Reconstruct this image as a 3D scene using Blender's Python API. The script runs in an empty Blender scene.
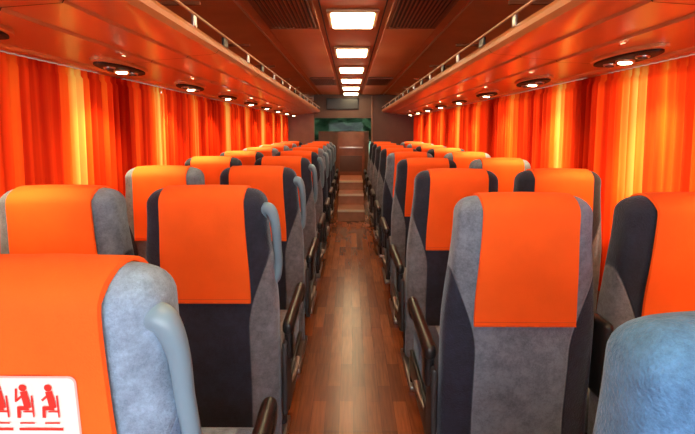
import bpy, bmesh, math, random
from mathutils import Vector, Matrix
random.seed(4)
S=bpy.context.scene
S.view_settings.view_transform='Standard'
S.view_settings.look='None'
S.view_settings.exposure=0.52
CH=1.35
# ---------------- materials ----------------
def new_mat(name):
    m=bpy.data.materials.new(name); m.use_nodes=True
    nt=m.node_tree; b=nt.nodes['Principled BSDF']
    return m,nt,b
def pmat(name,col,rough=.5,metal=0,noise=0.0,nscale=20,bump=0.0,bscale=200,sheen=0,emit=None,es=0,coat=0):
    m,nt,b=new_mat(name)
    b.inputs['Base Color'].default_value=(*col,1)
    b.inputs['Roughness'].default_value=rough
    b.inputs['Metallic'].default_value=metal
    b.inputs['Coat Weight'].default_value=coat
    if sheen: b.inputs['Sheen Weight'].default_value=sheen
    if emit:
        b.inputs['Emission Color'].default_value=(*emit,1); b.inputs['Emission Strength'].default_value=es
    tc=nt.nodes.new('ShaderNodeTexCoord')
    if noise:
        n=nt.nodes.new('ShaderNodeTexNoise'); n.inputs['Scale'].default_value=nscale; n.inputs['Detail'].default_value=4
        nt.links.new(tc.outputs['Object'],n.inputs['Vector'])
        mr=nt.nodes.new('ShaderNodeMapRange'); mr.inputs[1].default_value=.3; mr.inputs[2].default_value=.7
        mr.inputs[3].default_value=1-noise; mr.inputs[4].default_value=1+noise
        nt.links.new(n.outputs['Fac'],mr.inputs[0])
        vm=nt.nodes.new('ShaderNodeVectorMath'); vm.operation='SCALE'; vm.inputs[0].default_value=col
        nt.links.new(mr.outputs[0],vm.inputs['Scale']); nt.links.new(vm.outputs[0],b.inputs['Base Color'])
    if bump:
        n2=nt.nodes.new('ShaderNodeTexNoise'); n2.inputs['Scale'].default_value=bscale
        nt.links.new(tc.outputs['Object'],n2.inputs['Vector'])
        bp=nt.nodes.new('ShaderNodeBump'); bp.inputs['Strength'].default_value=bump; bp.inputs['Distance'].default_value=.002
        nt.links.new(n2.outputs['Fac'],bp.inputs['Height']); nt.links.new(bp.outputs[0],b.inputs['Normal'])
    return m
def velour(name,c1,c2):
    m,nt,b=new_mat(name)
    N=nt.nodes.new; L=nt.links.new
    tc=N('ShaderNodeTexCoord'); sp=N('ShaderNodeSeparateXYZ'); L(tc.outputs['Object'],sp.inputs[0])
    ab=N('ShaderNodeMath'); ab.operation='ABSOLUTE'; L(sp.outputs['X'],ab.inputs[0])
    mr=N('ShaderNodeMapRange'); mr.interpolation_type='SMOOTHSTEP'
    mr.inputs[1].default_value=.70; mr.inputs[2].default_value=1.06; mr.inputs[3].default_value=.135; mr.inputs[4].default_value=.225
    L(sp.outputs['Z'],mr.inputs[0])
    sb=N('ShaderNodeMath'); sb.operation='SUBTRACT'; L(ab.outputs[0],sb.inputs[0]); L(mr.outputs[0],sb.inputs[1])
    m2=N('ShaderNodeMapRange'); m2.inputs[1].default_value=-.002; m2.inputs[2].default_value=.002; L(sb.outputs[0],m2.inputs[0])
    n=N('ShaderNodeTexNoise'); n.inputs['Scale'].default_value=22; n.inputs['Detail'].default_value=10; n.inputs['Roughness'].default_value=.85
    L(tc.outputs['Object'],n.inputs['Vector'])
    mn=N('ShaderNodeMapRange'); mn.inputs[1].default_value=.3; mn.inputs[2].default_value=.7; mn.inputs[3].default_value=.45; mn.inputs[4].default_value=1.55
    L(n.outputs['Fac'],mn.inputs[0])
    mx=N('ShaderNodeMix'); mx.data_type='RGBA'; L(m2.outputs[0],mx.inputs['Factor'])
    mx.inputs['A'].default_value=(*c1,1); mx.inputs['B'].default_value=(*c2,1)
    vm=N('ShaderNodeVectorMath'); vm.operation='SCALE'; L(mx.outputs['Result'],vm.inputs[0]); L(mn.outputs[0],vm.inputs['Scale'])
    L(vm.outputs[0],b.inputs['Base Color'])
    a2=N('ShaderNodeMath'); a2.operation='ABSOLUTE'; L(sb.outputs[0],a2.inputs[0])
    m3=N('ShaderNodeMapRange'); m3.inputs[1].default_value=0; m3.inputs[2].default_value=.005; L(a2.outputs[0],m3.inputs[0])
    n2=N('ShaderNodeTexNoise'); n2.inputs['Scale'].default_value=240; L(tc.outputs['Object'],n2.inputs['Vector'])
    ad=N('ShaderNodeMath'); ad.operation='MULTIPLY_ADD'; L(n2.outputs['Fac'],ad.inputs[0]); ad.inputs[1].default_value=.8; L(m3.outputs[0],ad.inputs[2])
    bp=N('ShaderNodeBump'); bp.inputs['Strength'].default_value=.9; bp.inputs['Distance'].default_value=.003
    L(ad.outputs[0],bp.inputs['Height']); L(bp.outputs[0],b.inputs['Normal'])
    b.inputs['Roughness'].default_value=.85
    b.inputs['Sheen Weight'].default_value=.35; b.inputs['Sheen Roughness'].default_value=.4
    b.inputs['Sheen Tint'].default_value=(.6,.75,1,1)
    return m
M_velA=velour('velour_light_panels',(.165,.215,.29),(.014,.020,.045))
M_velD=velour('velour_pale_blue_panels',(.21,.32,.46),(.10,.16,.26))
M_velC=velour('velour_blue_panels',(.075,.215,.43),(.05,.16,.35))
M_velB=velour('velour_dark_panels',(.015,.020,.040),(.16,.17,.20))
M_cover=pmat('orange_headrest_cloth',(.94,.118,.004),.85,noise=.08,nscale=6,bump=.4,bscale=400)
M_seam=pmat('orange_hem',(.75,.09,.006),.8)
M_black=pmat('black_plastic',(.012,.012,.014),.35,bump=.2,bscale=300)
M_blackm=pmat('matte_black_bezel',(.010,.008,.007),.7)
M_dgrey=pmat('dark_grey_shell',(.035,.038,.045),.5,bump=.2,bscale=300)
M_grip=pmat('light_blue_grip_plastic',(.17,.28,.37),.4)
M_metal=pmat('brushed_steel',(.55,.52,.5),.3,1.0)
M_rack=pmat('rack_panel_plastic',(.62,.26,.095),.32,noise=.05,nscale=3,coat=.3)
M_rackd=pmat('rack_inner_fabric',(.20,.06,.02),.8)
M_ceil=pmat('ceiling_fabric',(.50,.21,.095),.7,noise=.08,nscale=5,bump=.2)
M_ceil2=pmat('ceiling_panel',(.60,.27,.12),.45,noise=.05,nscale=4)
M_dark=pmat('dark_slot',(.012,.006,.004),.6)
M_slat=pmat('grille_slat',(.22,.09,.04),.5)
M_wall=pmat('wall_vinyl',(.22,.06,.03),.6,noise=.1,nscale=8)
M_brown=pmat('bulkhead_brown',(.10,.055,.04),.5,noise=.1,nscale=6)
M_brown2=pmat('bulkhead_light_brown',(.25,.14,.10),.5,noise=.1,nscale=6)
M_gate=pmat('gate_wood',(.24,.10,.055),.4,noise=.2,nscale=7)
M_stepw=pmat('step_riser_wood',(.40,.16,.08),.35,noise=.2,nscale=7)
M_lampglass=pmat('lamp_diffuser',(1,.95,.8),.4,emit=(1,.78,.44),es=18)
M_frame=pmat('lamp_frame',(.55,.35,.2),.35,.4)
M_bulb=pmat('reading_bulb',(1,.9,.6),.4,emit=(1,.8,.45),es=25)
M_white=pmat('card_white',(.88,.80,.76),.5)
M_red=pmat('card_red',(.75,.03,.02),.5)
M_pink=pmat('card_border',(.85,.45,.38),.5)
M_nose=pmat('step_nosing',(.85,.75,.6),.4)
M_leaf=pmat('hedge_leaves',(.12,.21,.14),.8,noise=.25,nscale=5)
M_ground=pmat('asphalt',(.25,.25,.24),.9,noise=.1,nscale=3)
def wood():
    m,nt,b=new_mat('wood_plank_vinyl'); N=nt.nodes.new; L=nt.links.new
    tc=N('ShaderNodeTexCoord'); mp=N('ShaderNodeMapping'); mp.inputs['Rotation'].default_value=(0,0,math.pi/2)
    L(tc.outputs['Object'],mp.inputs[0])
    br=N('ShaderNodeTexBrick'); br.inputs['Scale'].default_value=1
    br.inputs['Brick Width'].default_value=.34; br.inputs['Row Height'].default_value=.066
    br.inputs['Mortar Size'].default_value=.0008; br.inputs['Bias'].default_value=0; br.offset=.37
    br.inputs['Color1'].default_value=(.17,.040,.013,1); br.inputs['Color2'].default_value=(.32,.085,.027,1); br.inputs['Mortar'].default_value=(.08,.02,.008,1)
    L(mp.outputs[0],br.inputs['Vector'])
    mp2=N('ShaderNodeMapping'); mp2.inputs['Scale'].default_value=(60,4,1); L(tc.outputs['Object'],mp2.inputs[0])
    n=N('ShaderNodeTexNoise'); n.inputs['Scale'].default_value=1.5; n.inputs['Detail'].default_value=6; L(mp2.outputs[0],n.inputs['Vector'])
    mr=N('ShaderNodeMapRange'); mr.inputs[1].default_value=.3; mr.inputs[2].default_value=.7; mr.inputs[3].default_value=.75; mr.inputs[4].default_value=1.25
    L(n.outputs['Fac'],mr.inputs[0])
    vm=N('ShaderNodeVectorMath'); vm.operation='SCALE'; L(br.outputs['Color'],vm.inputs[0]); L(mr.outputs[0],vm.inputs['Scale'])
    L(vm.outputs[0],b.inputs['Base Color']); b.inputs['Roughness'].default_value=.25
    return m
M_wood=wood()
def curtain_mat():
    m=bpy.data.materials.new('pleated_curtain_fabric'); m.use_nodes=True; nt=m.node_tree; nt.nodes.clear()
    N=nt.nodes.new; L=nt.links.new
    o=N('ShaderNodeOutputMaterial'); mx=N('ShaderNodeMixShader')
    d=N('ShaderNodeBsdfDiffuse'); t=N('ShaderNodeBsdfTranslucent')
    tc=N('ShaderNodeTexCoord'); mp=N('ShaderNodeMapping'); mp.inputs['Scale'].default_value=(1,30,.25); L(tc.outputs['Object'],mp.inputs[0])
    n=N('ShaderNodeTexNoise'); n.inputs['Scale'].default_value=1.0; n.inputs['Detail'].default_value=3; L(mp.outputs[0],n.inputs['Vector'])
    at=N('ShaderNodeAttribute'); at.attribute_name='light_streak'  # light streaks painted into the cloth colour, which also turns more translucent there
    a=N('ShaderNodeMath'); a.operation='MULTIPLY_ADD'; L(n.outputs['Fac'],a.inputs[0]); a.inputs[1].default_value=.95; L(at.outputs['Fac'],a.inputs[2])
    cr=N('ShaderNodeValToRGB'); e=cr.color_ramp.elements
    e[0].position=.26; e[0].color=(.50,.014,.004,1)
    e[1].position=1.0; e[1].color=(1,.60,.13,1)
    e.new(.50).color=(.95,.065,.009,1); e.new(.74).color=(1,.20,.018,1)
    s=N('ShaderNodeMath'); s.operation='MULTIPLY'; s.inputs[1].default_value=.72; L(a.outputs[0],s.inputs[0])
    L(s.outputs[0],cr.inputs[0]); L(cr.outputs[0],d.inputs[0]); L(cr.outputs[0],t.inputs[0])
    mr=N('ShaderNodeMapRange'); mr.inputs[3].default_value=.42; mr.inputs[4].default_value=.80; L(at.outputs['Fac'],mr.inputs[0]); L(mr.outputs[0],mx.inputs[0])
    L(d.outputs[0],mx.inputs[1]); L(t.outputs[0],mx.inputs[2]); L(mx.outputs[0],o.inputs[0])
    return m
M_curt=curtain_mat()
def glass_mat(name,tint,gl=.06):
    m=bpy.data.materials.new(name); m.use_nodes=True; nt=m.node_tree; nt.nodes.clear()
    o=nt.nodes.new('ShaderNodeOutputMaterial'); mx=nt.nodes.new('ShaderNodeMixShader'); mx.inputs[0].default_value=gl
    t=nt.nodes.new('ShaderNodeBsdfTransparent'); t.inputs[0].default_value=(*tint,1); g=nt.nodes.new('ShaderNodeBsdfGlossy'); g.inputs['Roughness'].default_value=.02
    nt.links.new(t.outputs[0],mx.inputs[1]); nt.links.new(g.outputs[0],mx.inputs[2]); nt.links.new(mx.outputs[0],o.inputs[0])
    return m
M_glass=glass_mat('tinted_side_glass',(.54,.54,.50))
M_glassf=glass_mat('tinted_windscreen_glass',(.17,.20,.17),.008)
# ---------------- geometry helper ----------------
class G:
    def __init__(s): s.v=[];s.f=[];s.m=[];s.mats=[]
    def mi(s,mat):
        if mat not in s.mats: s.mats.append(mat)
        return s.mats.index(mat)
    def raw(s,vs,fs,mat):
        o=len(s.v); i=s.mi(mat)
        s.v+= [tuple(v) for v in vs]; s.f+=[tuple(a+o for a in f) for f in fs]; s.m+=[i]*len(fs)
    def box(s,c,size,mat,bev=0,seg=3,rot=None,fn=None):
        bm=bmesh.new(); bmesh.ops.create_cube(bm,size=1)
        for v in bm.verts: v.co=Vector((v.co.x*size[0],v.co.y*size[1],v.co.z*size[2]))
        if bev: bmesh.ops.bevel(bm,geom=list(bm.edges)+list(bm.verts),offset=bev,segments=seg,profile=.5,affect='EDGES')
        if rot: bmesh.ops.transform(bm,matrix=rot.to_4x4(),verts=bm.verts)
        for v in bm.verts:
            v.co+=Vector(c)
            if fn: v.co=Vector(fn(v.co))
        bm.verts.index_update()
        s.raw([v.co.copy() for v in bm.verts],[[v.index for v in f.verts] for f in bm.faces],mat); bm.free()
    def tube(s,pts,r,mat,n=12,sub=6):
        P=[Vector(p) for p in pts]; R=r if isinstance(r,(list,tuple)) else [r]*len(P)
        if sub>1 and len(P)>2:
            Q=[];RR=[]
            for i in range(len(P)-1):
                p0=P[max(i-1,0)];p1=P[i];p2=P[i+1];p3=P[min(i+2,len(P)-1)]
                for k in range(sub):
                    t=k/sub
                    Q.append(.5*((2*p1)+(p2-p0)*t+(2*p0-5*p1+4*p2-p3)*t*t+(3*p1-p0-3*p2+p3)*t**3)); RR.append(R[i]*(1-t)+R[i+1]*t)
            Q.append(P[-1]);RR.append(R[-1]); P=Q;R=RR
        vs=[];fs=[];up=None
        for i,p in enumerate(P):
            d=(P[min(i+1,len(P)-1)]-P[max(i-1,0)]).normalized()
            if up is None: up=Vector((0,0,1)) if abs(d.z)<.9 else Vector((0,1,0))
            a=d.cross(up).normalized(); b=a.cross(d).normalized(); up=b
            for k in range(n):
                an=2*math.pi*k/n; vs.append(p+(a*math.cos(an)+b*math.sin(an))*R[i])
        for i in range(len(P)-1):
            for k in range(n): fs.append((i*n+k,i*n+(k+1)%n,(i+1)*n+(k+1)%n,(i+1)*n+k))
        fs.append(tuple(range(n))[::-1]); fs.append(tuple((len(P)-1)*n+k for k in range(n)))
        s.raw(vs,fs,mat)
    def extrude_y(s,prof,y0,y1,mat,closed=True):
        n=len(prof); vs=[(x,y0,z) for x,z in prof]+[(x,y1,z) for x,z in prof]
        fs=[(i,(i+1)%n,(i+1)%n+n,i+n) for i in range(n if closed else n-1)]
        if closed: fs+= [tuple(range(n))[::-1],tuple(range(n,2*n))]
        s.raw(vs,fs,mat)
    def mesh(s,name,ang=40):
        me=bpy.data.meshes.new(name); me.from_pydata(s.v,[],s.f)
        for m in s.mats: me.materials.append(m)
        me.polygons.foreach_set('material_index',s.m)
        bm=bmesh.new(); bm.from_mesh(me); bmesh.ops.recalc_face_normals(bm,faces=bm.faces); bm.to_mesh(me); bm.free()
        me.polygons.foreach_set('use_smooth',[True]*len(me.polygons)); me.set_sharp_from_angle(angle=math.radians(ang)); me.update()
        return me
    def obj(s,name,loc=(0,0,0),parent=None,ang=40):
        return place(name,s.mesh(name,ang),loc,parent)
def place(name,me,loc=(0,0,0),parent=None):
    o=bpy.data.objects.new(name,me); S.collection.objects.link(o); o.location=loc
    if parent: o.parent=parent
    return o
def ss(a,b,x):
    t=max(0,min(1,(x-a)/(b-a))); return t*t*(3-2*t)
# ---------------- seat ----------------
ZT=1.165; TAN=math.tan(math.radians(3)); RC=.05; RT=.045; ZB=.24
def shear(p): 
    x,y,z=p
    return (x, y-(max(z,.5)-.5)*TAN, z-.008*(x/.2)**2*ss(.8,1.15,z))
def tz(z): return .050+.010*ss(.45,.7,z)+.006*ss(.85,1.0,z)
def wz(z): return .224-.031*ss(.74,1.12,z)
def backrest(g,mat):
    zs=[ZB,ZB+.005,ZB+.015,ZB+.03]+[ZB+.06+.03*i for i in range(40)]
    zs=[z for z in zs if z<ZT-RC-.01]
    zs+=[ZT-RC+RC*math.sin(a*math.pi/2/9) for a in range(10)]
    N=56; vs=[];fs=[]
    for z in zs:
        w=wz(z); t=tz(z)
        if z>ZT-RC: w=w-RC+math.sqrt(max(0,RC**2-(z-(ZT-RC))**2))
        if z>ZT-RT: t=t*math.sqrt(max(0.0004,1-((z-(ZT-RT))/RT)**2))
        if z<ZB+.03: t*= .6+.4*math.sqrt(max(0,1-((ZB+.03-z)/.03)**2))
        for k in range(N):
            a=2*math.pi*k/N; c=math.cos(a); sn=math.sin(a); p=5
            x=w*math.copysign(abs(c)**(2/p),c); y=t*math.copysign(abs(sn)**(2/3.2),sn)
            if sn<0: y*=1+.05*math.cos(x/w*math.pi)
            vs.append(shear((x,y,z)))
    R=len(zs)
    for i in range(R-1):
        for k in range(N): fs.append((i*N+k,i*N+(k+1)%N,(i+1)*N+(k+1)%N,(i+1)*N+k))
    fs.append(tuple(range(N))); fs.append(tuple((R-1)*N+k for k in range(N)))
    g.raw(vs,fs,mat)
def cover(g):
    o=.007; path=[]
    zb=.795
    n=14
    for i in range(n): 
        z=zb+(ZT-RT-zb)*i/n; path.append((-(tz(z)*1.05+o),z))
    for i in range(13):
        a=math.pi*i/12; t=tz(ZT-RT)*1.04+o
        path.append((-t*math.cos(a),ZT-RT+(RT+o)*math.sin(a)))
    for i in range(1,9):
        z=ZT-RT-(ZT-RT-.88)*i/8; path.append((tz(z)+o,z))
    cols=[-1,-.985,-.8,-.6,-.4,-.2,0,.2,.4,.6,.8,.985,1]
    vs=[];fs=[];C=len(cols)
    for j,(y,z) in enumerate(path):
        hw=.133+.012*ss(1.13,.8,z)
        for c in cols:
            yy=y; 
            if abs(c)==1: yy=y-math.copysign(.006,y) if abs(y)>.03 else y
            zz=z if abs(c)<1 or z<ZT-.03 else z-.006
            wob=.0015*math.sin(c*9+z*11)
            vs.append(shear((c*hw,yy+wob,zz)))
    for j in range(len(path)-1):
        for k in range(C-1): fs.append((j*C+k,j*C+k+1,(j+1)*C+k+1,(j+1)*C+k))
    g.raw(vs,fs,M_cover)
    z=zb; y=-(tz(z)*1.05+o)
    g.box((0,y-.0005,z+.012),(.286,.003,.002),M_seam,fn=shear)
    g.box((0,y+.003,z),(.288,.008,.004),M_seam,fn=shear)
def armrest(g,x,y0=-.02,y1=.38,z=.675,w=.042,hub=False):
    g.box((x,(y0+y1)/2,z),(w,y1-y0,.05),M_black,bev=.018,seg=4)
    g.box((x,y1-.035,z-.012),(w*1.08,.085,.075),M_black,bev=.022,seg=4)
    if hub:
        g.box((x,y0-.02,z-.02),(w,.09,.24),M_black,bev=.017,seg=4)
        g.tube([(x,y0-.069,z+.06),(x,y0-.05,z+.06)],.009,M_dgrey,n=14,sub=1)
    else:
        g.box((x,y0+.05,z-.06),(w*.8,.07,.12),M_black,bev=.014,seg=4)
def seat_mesh(variant,kind):
    g=G(); vel={'A':M_velA,'B':M_velB,'C':M_velC,'D':M_velD}[variant]
    backrest(g,vel)
    if variant!='C': cover(g)
    def cf(p):
        x,y,z=p
        return (x,y,z+(.018*(y-.25)/.25)-.012*(1-abs(x)/.22 if abs(x)<.22 else 0))
    g.box((0,.30,.43),(.455,.47,.15),vel,bev=.045,seg=5,fn=cf)
    g.box((0,.30,.345),(.41,.43,.05),M_dgrey,bev=.012)
    g.tube([(-.2,.12,.31),(.2,.12,.31)],.017,M_metal,sub=1)
    g.tube([(-.2,.42,.31),(.2,.42,.31)],.017,M_metal,sub=1)
    s=1 if kind.startswith('left') else -1
    if kind.endswith('aisle'):
        armrest(g,s*.252,w=.038)
        armrest(g,-s*.243,z=.70,w=.034,hub=True)
        g.box((s*.240,.25,.39),(.018,.42,.10),M_black,bev=.008)
        g.box((s*.242,.02,.50),(.018,.10,.26),M_dgrey,bev=.008)
        g.tube([(s*.245,.10,.42),(s*.256,.16,.43),(s*.256,.22,.44)],[.008,.009,.012],M_metal,n=8)
        for yy in (.14,.40):
            g.tube([(s*.16,yy,.31),(s*.16,yy+(.02 if yy>.3 else -.02),.03)],.02,M_dgrey,sub=1)
        g.box((s*.16,.27,.015),(.06,.40,.03),M_metal,bev=.008)
        g.box((s*.16,.27,.19),(.02,.22,.22),M_dgrey,bev=.008)
    else:
        for yy in (.14,.40):
            g.tube([(-s*.12,yy,.31),(-s*.12,yy,.0)],.02,M_dgrey,sub=1)
    g.tube([(-.16,-.03,.30),(-.16,-.07,.2),(-.16,-.10,.16)],.009,M_metal,n=8)
    g.tube([(.16,-.03,.30),(.16,-.07,.2),(.16,-.10,.16)],.009,M_metal,n=8)
    g.box((0,-.10,.155),(.36,.06,.03),M_black,bev=.012)
    if kind=='left_aisle':
        if variant=='D':
            pts=[(.160,.0,1.075),(.176,-.024,1.100),(.198,-.032,1.096),(.212,-.030,1.05),(.215,-.024,.98),(.219,-.016,.91),(.219,.0,.85),(.200,.0,.82)]
        else:
            pts=[(.176,.0,1.070),(.192,-.024,1.104),(.212,-.032,1.098),(.224,-.030,1.05),(.226,-.016,.97),(.226,.0,.91),(.219,.0,.86),(.200,.0,.835)]
        g.tube([shear(p) for p in pts],[.020,.021,.019,.0155,.014,.0135,.014,.012],M_grip,n=16)
    return g.mesh('coach_seat_%s_%s'%(variant,kind),35)
cache={}
def seat(variant,kind,x,d):
    k=(variant,kind)
    if k not in cache: cache[k]=seat_mesh(*k)
    return place('coach_seat',cache[k],(x,d+.105,0))
XL1,XL2,XR1,XR2=-.480,-.957,.482,.957
PITCH=.78
L0X,L0D=-.464,.522
for k in range(9):
    dL=.54+PITCH*k; dR=.38+PITCH*k
    if k==0: seat('D','left_aisle',L0X,L0D)
    else: seat('B' if k<4 else random.choice('AB'),'left_aisle',XL1,dL)
    seat('A' if k in(0,1) else random.choice('AB'),'left_window',XL2,dL)
    seat('C' if k==0 else ('A' if k==1 else ('B' if k<4 else random.choice('AB'))),'right_aisle',XR1-(.030 if k==0 else 0),dR-(.035 if k==0 else 0))
    seat('B' if k<3 else random.choice('AB'),'right_window',XR2,dR)
# ---------------- notice card ----------------
def card():
    oy=L0D+.105; g=G(); xc=L0X-.008; zc=.988
    def P(u,v,l): 
        z=zc+v; y=-(tz(z)*1.05+.0095)-l
        X,Y,Z=shear((u,y,z)); return (X+xc,Y+oy,z)
    def poly(pts,l,mat): g.raw([P(u,v,l) for u,v in pts],[tuple(range(len(pts)))],mat)
    def rrect(w,h,r,l,mat,cu=0,cv=0):
        pts=[]
        for cx,cy,a0 in((w-r,h-r,0),(-w+r,h-r,90),(-w+r,-h+r,180),(w-r,-h+r,270)):
            for i in range(6):
                a=math.radians(a0+18*i); pts.append((cu+cx+r*math.cos(a),cv+cy+r*math.sin(a)))
        poly(pts,l,mat)
    def stroke(a,b,w,l=.0022):
        a=Vector(a);b=Vector(b);d=(b-a).normalized();n=Vector((-d.y,d.x))*w/2
        poly([a-n-d*w*.3,b-n+d*w*.3,b+n+d*w*.3,a+n-d*w*.3],l,M_red)
    rrect(.108,.050,.010,.0004,M_pink); rrect(.1055,.0475,.008,.001,M_white)
    for i in range(6):
        u=.073-.0325*i
        def q(a,b): return (u+a*.95,b*.95+.012)
        poly([q(-.001-.0052*math.cos(t*math.pi/6),.024+.0052*math.sin(t*math.pi/6)) for t in range(12)],.0022,M_red)
        stroke(q(.0,.016),q(.003,-.003),.009); stroke(q(.003,-.006),q(-.009,-.006),.0055)
        stroke(q(-.009,-.006),q(-.010,-.019),.0045); stroke(q(-.001,.014),q(-.010,.006),.003)
        stroke(q(.010,.012),q(.010,-.019),.0022); stroke(q(.010,-.011),q(-.003,-.011),.0022)
        if i%2: stroke(q(-.010,.022),q(-.012,.004),.0025)
        stroke((u-.009,-.015),(u+.009,-.015),.002)
    stroke((-.088,-.024),(.02,-.024),.0035); stroke((.03,-.024),(.085,-.024),.0035); stroke((-.088,-.034),(.06,-.034),.002)
    g.obj('safety_notice_card')
card()
# ---------------- shell ----------------
Y0,Y1=-1.3,8.35; W=1.25
g=G(); g.box((0,(Y0+11.5)/2,-.03),(2*W+.1,11.5-Y0,.06),M_wood); g.obj('floor')
for side,nm in((-1,'left'),(1,'right')):
    g=G(); x=side*(W+.02)
    g.box((x,(Y0+11.5)/2,.40),(.04,11.5-Y0,.80),M_wall)
    g.box((x,(Y0+11.5)/2,1.825),(.04,11.5-Y0,.43),M_wall)
    ys=[-1.25,.70,2.28,3.76,5.45,7.0,8.35]
    for y in ys: g.box((x,y,1.22),(.04,.14,.86),M_wall)
    g.box((x,(Y1+11.5)/2,1.22),(.04,11.5-Y1,.86),M_wall)
    g.obj('wall_'+nm)
    for i in range(6):
        g=G(); yc=(ys[i]+ys[i+1])/2; ln=ys[i+1]-ys[i]-.14; g.box((x,yc,1.205),(.006,ln,.81),M_glass)
        g.box((x,yc,.82),(.02,ln,.03),M_dgrey); 
        g.obj('window_%d'%(i+1+(0 if side<0 else 6)))
STREAKS={-1:[(1.10,.05,.9),(1.88,.075,1),(2.13,.03,.35),(2.70,.09,.95),(2.92,.03,.4),(3.32,.08,.8),(3.6,.03,.4),(4.20,.12,.95),(4.6,.04,.4),(5.02,.1,.8),(5.90,.14,.95),(6.7,.1,.8),(7.5,.12,.9),(2.42,.03,.4),(1.55,.03,.3)],  # centre, width and strength of each painted light streak, per side
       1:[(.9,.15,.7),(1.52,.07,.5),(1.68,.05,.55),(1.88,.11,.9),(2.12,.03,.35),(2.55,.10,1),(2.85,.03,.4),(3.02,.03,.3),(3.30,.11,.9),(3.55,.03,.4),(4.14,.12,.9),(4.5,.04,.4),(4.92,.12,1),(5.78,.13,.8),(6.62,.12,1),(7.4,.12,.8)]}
def streak_at(side,y):
    return min(1,sum(a*math.exp(-((y-c)/w)**2*.9) for c,w,a in STREAKS[side]))
def curtain(side,y0,y1,name,lam=.050,A=.015):
    n=int((y1-y0)/.006); zs=[.56,.8,1.1,1.4,1.575,1.59,1.617]; vs=[];fs=[];th=[]
    ph=random.random()*6
    for i in range(n+1):
        y=y0+(y1-y0)*i/n
        p=2*math.pi*(y+.008*math.sin(y*13+ph))/lam
        am=A+.3*A*math.sin(y*7+ph)
        for z in zs:
            k=am*(1.0 if z<1.58 else .4)
            w=math.sin(p+.15*math.sin(z*4+y*3)); w=math.copysign(abs(w)**.8,w)
            tv=streak_at(side,y+.012*math.sin(z*5+y*9))*(.82+.18*w)
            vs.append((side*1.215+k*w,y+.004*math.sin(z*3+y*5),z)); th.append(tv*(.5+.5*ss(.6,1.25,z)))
    Z=len(zs)
    for i in range(n):
        for j in range(Z-1): fs.append((i*Z+j,(i+1)*Z+j,(i+1)*Z+j+1,i*Z+j+1))
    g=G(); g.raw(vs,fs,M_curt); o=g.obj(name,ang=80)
    at=o.data.attributes.new('light_streak','FLOAT','POINT'); at.data.foreach_set('value',th)
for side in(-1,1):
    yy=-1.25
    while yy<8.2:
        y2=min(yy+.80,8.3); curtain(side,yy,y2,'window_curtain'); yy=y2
def mir(prof,s): return [(s*x,z) for x,z in prof]
def rk(x,u): return (x,CH+u)
RACK=[rk(1.245,.268),rk(1.17,.272),rk(1.16,.284),rk(1.0,.296),rk(.90,.300),rk(.895,.309),rk(.74,.320),rk(.735,.328),rk(.64,.334),rk(.61,.340),rk(.595,.355),rk(.592,.372),rk(.60,.388),rk(.615,.390),rk(.62,.375),rk(1.245,.345)]
for s,nm in((-1,'left'),(1,'right')):
    root=bpy.data.objects.new('luggage_rack',None); S.collection.objects.link(root)
    g=G(); g.extrude_y(mir(RACK,s),Y0+.05,Y1-.02,M_rack); g.obj('shelf',parent=root,ang=20)
    g=G()
    g.tube([(s*.595,Y0+.1,CH+.430),(s*.595,Y1-.05,CH+.430)],.006,M_frame,n=10,sub=1)
    y=-.9
    while y<8.2:
        g.box((s*.60,y,CH+.408),(.014,.03,.05),M_metal,bev=.004)
        g.box((s*.60,y+.40,CH+.405),(.012,.07,.04),M_black,bev=.004)
        g.box((s*.80,y+.1,CH+.5),(.38,.014,.014),M_rackd)
        y+=.85
    g.obj('rail',parent=root)
    g=G(); y=-.55
    while y<8.2:
        for a,b in zip(RACK[2:10],RACK[3:11]):
            pr=[(s*a[0],y-.002,a[1]-.001),(s*b[0],y-.002,b[1]-.001),(s*b[0],y+.002,b[1]-.001),(s*a[0],y+.002,a[1]-.001)]
            g.raw(pr,[(0,1,2,3)],M_dark)
        y+=.83
    g.obj('panel_joint',parent=root)
def reading(side,d):
    x=side*1.05
    root=bpy.data.objects.new('reading_lamp',None); S.collection.objects.link(root); root.location=(x,d,CH+.285)
    root.rotation_euler=(0,side*math.radians(3.5),0)
    g=G()
    def ell(a,b,z0,z1,mat,cy=0,cx=0,n=40,p=2.6):
        vs=[];
        for zz,k in((z1,1),(z0,1),(z0-.004,.92),(z0-.004,0.01)):
            for i in range(n):
                t=2*math.pi*i/n; c=math.cos(t); sn=math.sin(t)
                vs.append((cx+b*k*math.copysign(abs(c)**(2/p),c),cy+a*k*math.copysign(abs(sn)**(2/p),sn),zz))
        fs=[(r*n+i,r*n+(i+1)%n,(r+1)*n+(i+1)%n,(r+1)*n+i) for r in range(3) for i in range(n)]
        g.raw(vs,fs,mat)
    ell(.215,.066,-.004,.012,M_rack,p=2)
    ell(.195,.057,-.014,.0,M_blackm,p=2)
    ell(.034,.032,-.022,-.008,M_frame,p=2)
    ell(.025,.023,-.026,-.012,M_bulb,p=2)
    for cy in(-.10,.10):
        ell(.026,.023,-.020,-.008,M_metal,cy=cy,p=2); ell(.018,.016,-.024,-.012,M_dgrey,cy=cy,p=2)
    g.obj('housing',parent=root)
    L=bpy.data.lights.new('bulb','SPOT'); L.energy=34; L.color=(1,.78,.36); L.spot_size=math.radians(95); L.spot_blend=1; L.shadow_soft_size=.03
    o=bpy.data.objects.new('bulb',L); S.collection.objects.link(o); o.parent=root; o.location=(-side*.02,0,-.038)
    o.rotation_euler=(0,-side*math.radians(14),0)
for k in range(-1,8):
    reading(-1,1.97+.85*k if k>-1 else 1.12); reading(1,1.70+.85*k if k>-1 else .85)
CE=[(1.25,CH+.34),(1.22,CH+.50),(1.10,CH+.60),(.92,CH+.655),(.66,CH+.68)]
prof=[(-a,b) for a,b in CE]+[(a,b) for a,b in CE[::-1]]
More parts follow.
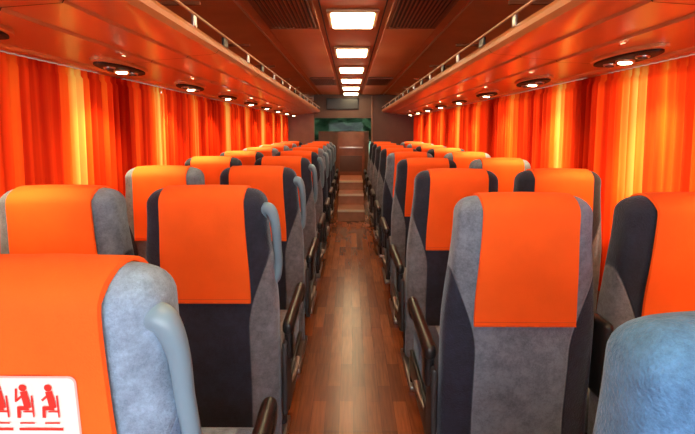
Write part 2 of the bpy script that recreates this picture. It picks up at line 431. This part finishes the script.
g=G(); out=prof+[(1.29,CH+.34),(1.29,CH+.76),(-1.29,CH+.76),(-1.29,CH+.34)]
g.extrude_y(out,Y0,11.5,M_ceil)
for s in(-1,1):
    g.box((s*.62,(Y0+Y1)/2,CH+.676),(.012,Y1-Y0,.012),M_frame)
    g.box((s*.385,(Y0+Y1)/2,CH+.677),(.34,Y1-Y0-.05,.008),M_ceil2,bev=.003)
    g.box((s*.18,(Y0+Y1)/2,CH+.677),(.006,Y1-Y0-.05,.012),M_dark)
g.obj('ceiling')
for s in(-1,1):
    for d0 in(2.05,5.6):
        g=G(); g.box((s*.375,d0+.4,CH+.668),(.31,.82,.012),M_dark,bev=.003)
        for i in range(13): g.box((s*.375-.138+.023*i,d0+.4,CH+.658),(.008,.78,.012),M_slat,rot=Matrix.Rotation(.3,3,'Y'))
        for yy in(d0-.005,d0+.805): g.box((s*.375,yy,CH+.660),(.32,.02,.012),M_slat)
        for xx in(-.155,.155): g.box((s*.375+xx,d0+.4,CH+.660),(.014,.82,.012),M_slat)
        g.obj('air_vent_grille')
for d in(-.5,.55,1.57,2.66,3.76,4.82,5.87,6.9,7.95,9.2):  # the farthest lamp is added, to brighten the steps and vestibule
    g=G(); 
    g.box((0,d,CH+.668),(.30,.38,.02),M_frame,bev=.008)
    g.box((0,d,CH+.655),(.25,.32,.02),M_lampglass,bev=.008)
    g.obj('ceiling_lamp')
g=G(); g.box((0,Y0-.02,.42),(2*W,.04,.84),M_wall); g.box((0,Y0-.02,1.92),(2*W,.04,.2),M_wall)
for s in(-1,1): g.box((s*1.2,Y0-.02,1.32),(.1,.04,1.0),M_wall)
g.obj('wall_rear')
# ---------------- far bulkhead ----------------
g=G(); ye=Y1
g.box((.82,ye,1.0),(.86,.06,2.05),M_brown)
g.box((-.98,ye,.95),(.54,.06,1.9),M_brown2)
g.box((-.16,ye,CH+.46),(1.1,.06,.46),M_brown)
g.box((.405,ye-.01,1.0),(.03,.08,2.0),M_brown2,bev=.006)
g.obj('wall_bulkhead')
g=G(); g.box((-.16,ye-.05,CH+.50),(.62,.03,.22),M_dgrey,bev=.01); g.box((-.16,ye-.067,CH+.50),(.56,.006,.17),M_black); g.obj('wall_monitor')
g=G(); g.box((-.16,9.9,.66),(1.15,.08,1.32),M_gate); g.obj('wall_dashboard')
g=G()
for i,(ya,h) in enumerate(((6.3,.17),(6.75,.34),(7.2,.50))):
    yb=9.8 if i==2 else ya+.45
    g.box((0,(ya+yb)/2,h/2),(.40,yb-ya,h),M_stepw)
    g.box((0,ya-.003,h-.016),(.40,.012,.034),M_nose,bev=.003)
g.obj('aisle_steps')
g=G()
g.box((0,8.1,.90),(.50,.03,.80),M_gate,bev=.004); g.box((0,8.08,.72),(.42,.012,.30),M_brown,bev=.003)
g.box((0,8.07,1.02),(.44,.012,.03),M_metal,bev=.004); g.obj('cabin_gate')
g=G()
g.box((0,10.95,1.55),(2.4,.02,.9),M_glassf)
g.box((0,10.94,1.09),(2.4,.05,.04),M_dgrey); g.obj('window_windscreen')
bm=bmesh.new(); bmesh.ops.create_grid(bm,x_segments=90,y_segments=40,size=1)
for v in bm.verts:
    x,z=v.co.x*6,v.co.y*2.0
    v.co=Vector((x,15+.25*math.sin(x*5+z*3)*math.sin(z*6-x*2)+random.uniform(-.12,.12),z+1.6))
me=bpy.data.meshes.new('hedge'); bm.to_mesh(me); bm.free(); me.materials.append(M_leaf); place('hedge',me)
g=G(); g.box((0,4,-1.05),(60,60,.1),M_ground); g.obj('ground')
# ---------------- light ----------------
w=bpy.data.worlds.new('World'); S.world=w; w.use_nodes=True; nt=w.node_tree
bg=nt.nodes['Background']; bg.inputs[0].default_value=(.93,.96,1,1); bg.inputs[1].default_value=6.5
L=bpy.data.lights.new('sun','SUN'); L.energy=10; L.angle=math.radians(3); L.color=(1,.93,.8)
o=bpy.data.objects.new('sun',L); S.collection.objects.link(o); o.rotation_euler=(math.radians(20),math.radians(58),0)
# ---------------- camera ----------------
c=bpy.data.cameras.new('cam'); co=bpy.data.objects.new('camera',c); S.collection.objects.link(co)
c.sensor_width=36; c.lens=430/695*36; c.clip_start=.02
th=math.radians(5)
c.shift_y=-(87-430*math.tan(th))/695
co.location=(-.015,0,CH); co.rotation_euler=(math.radians(90)-th,0,math.radians(.35)); S.camera=co
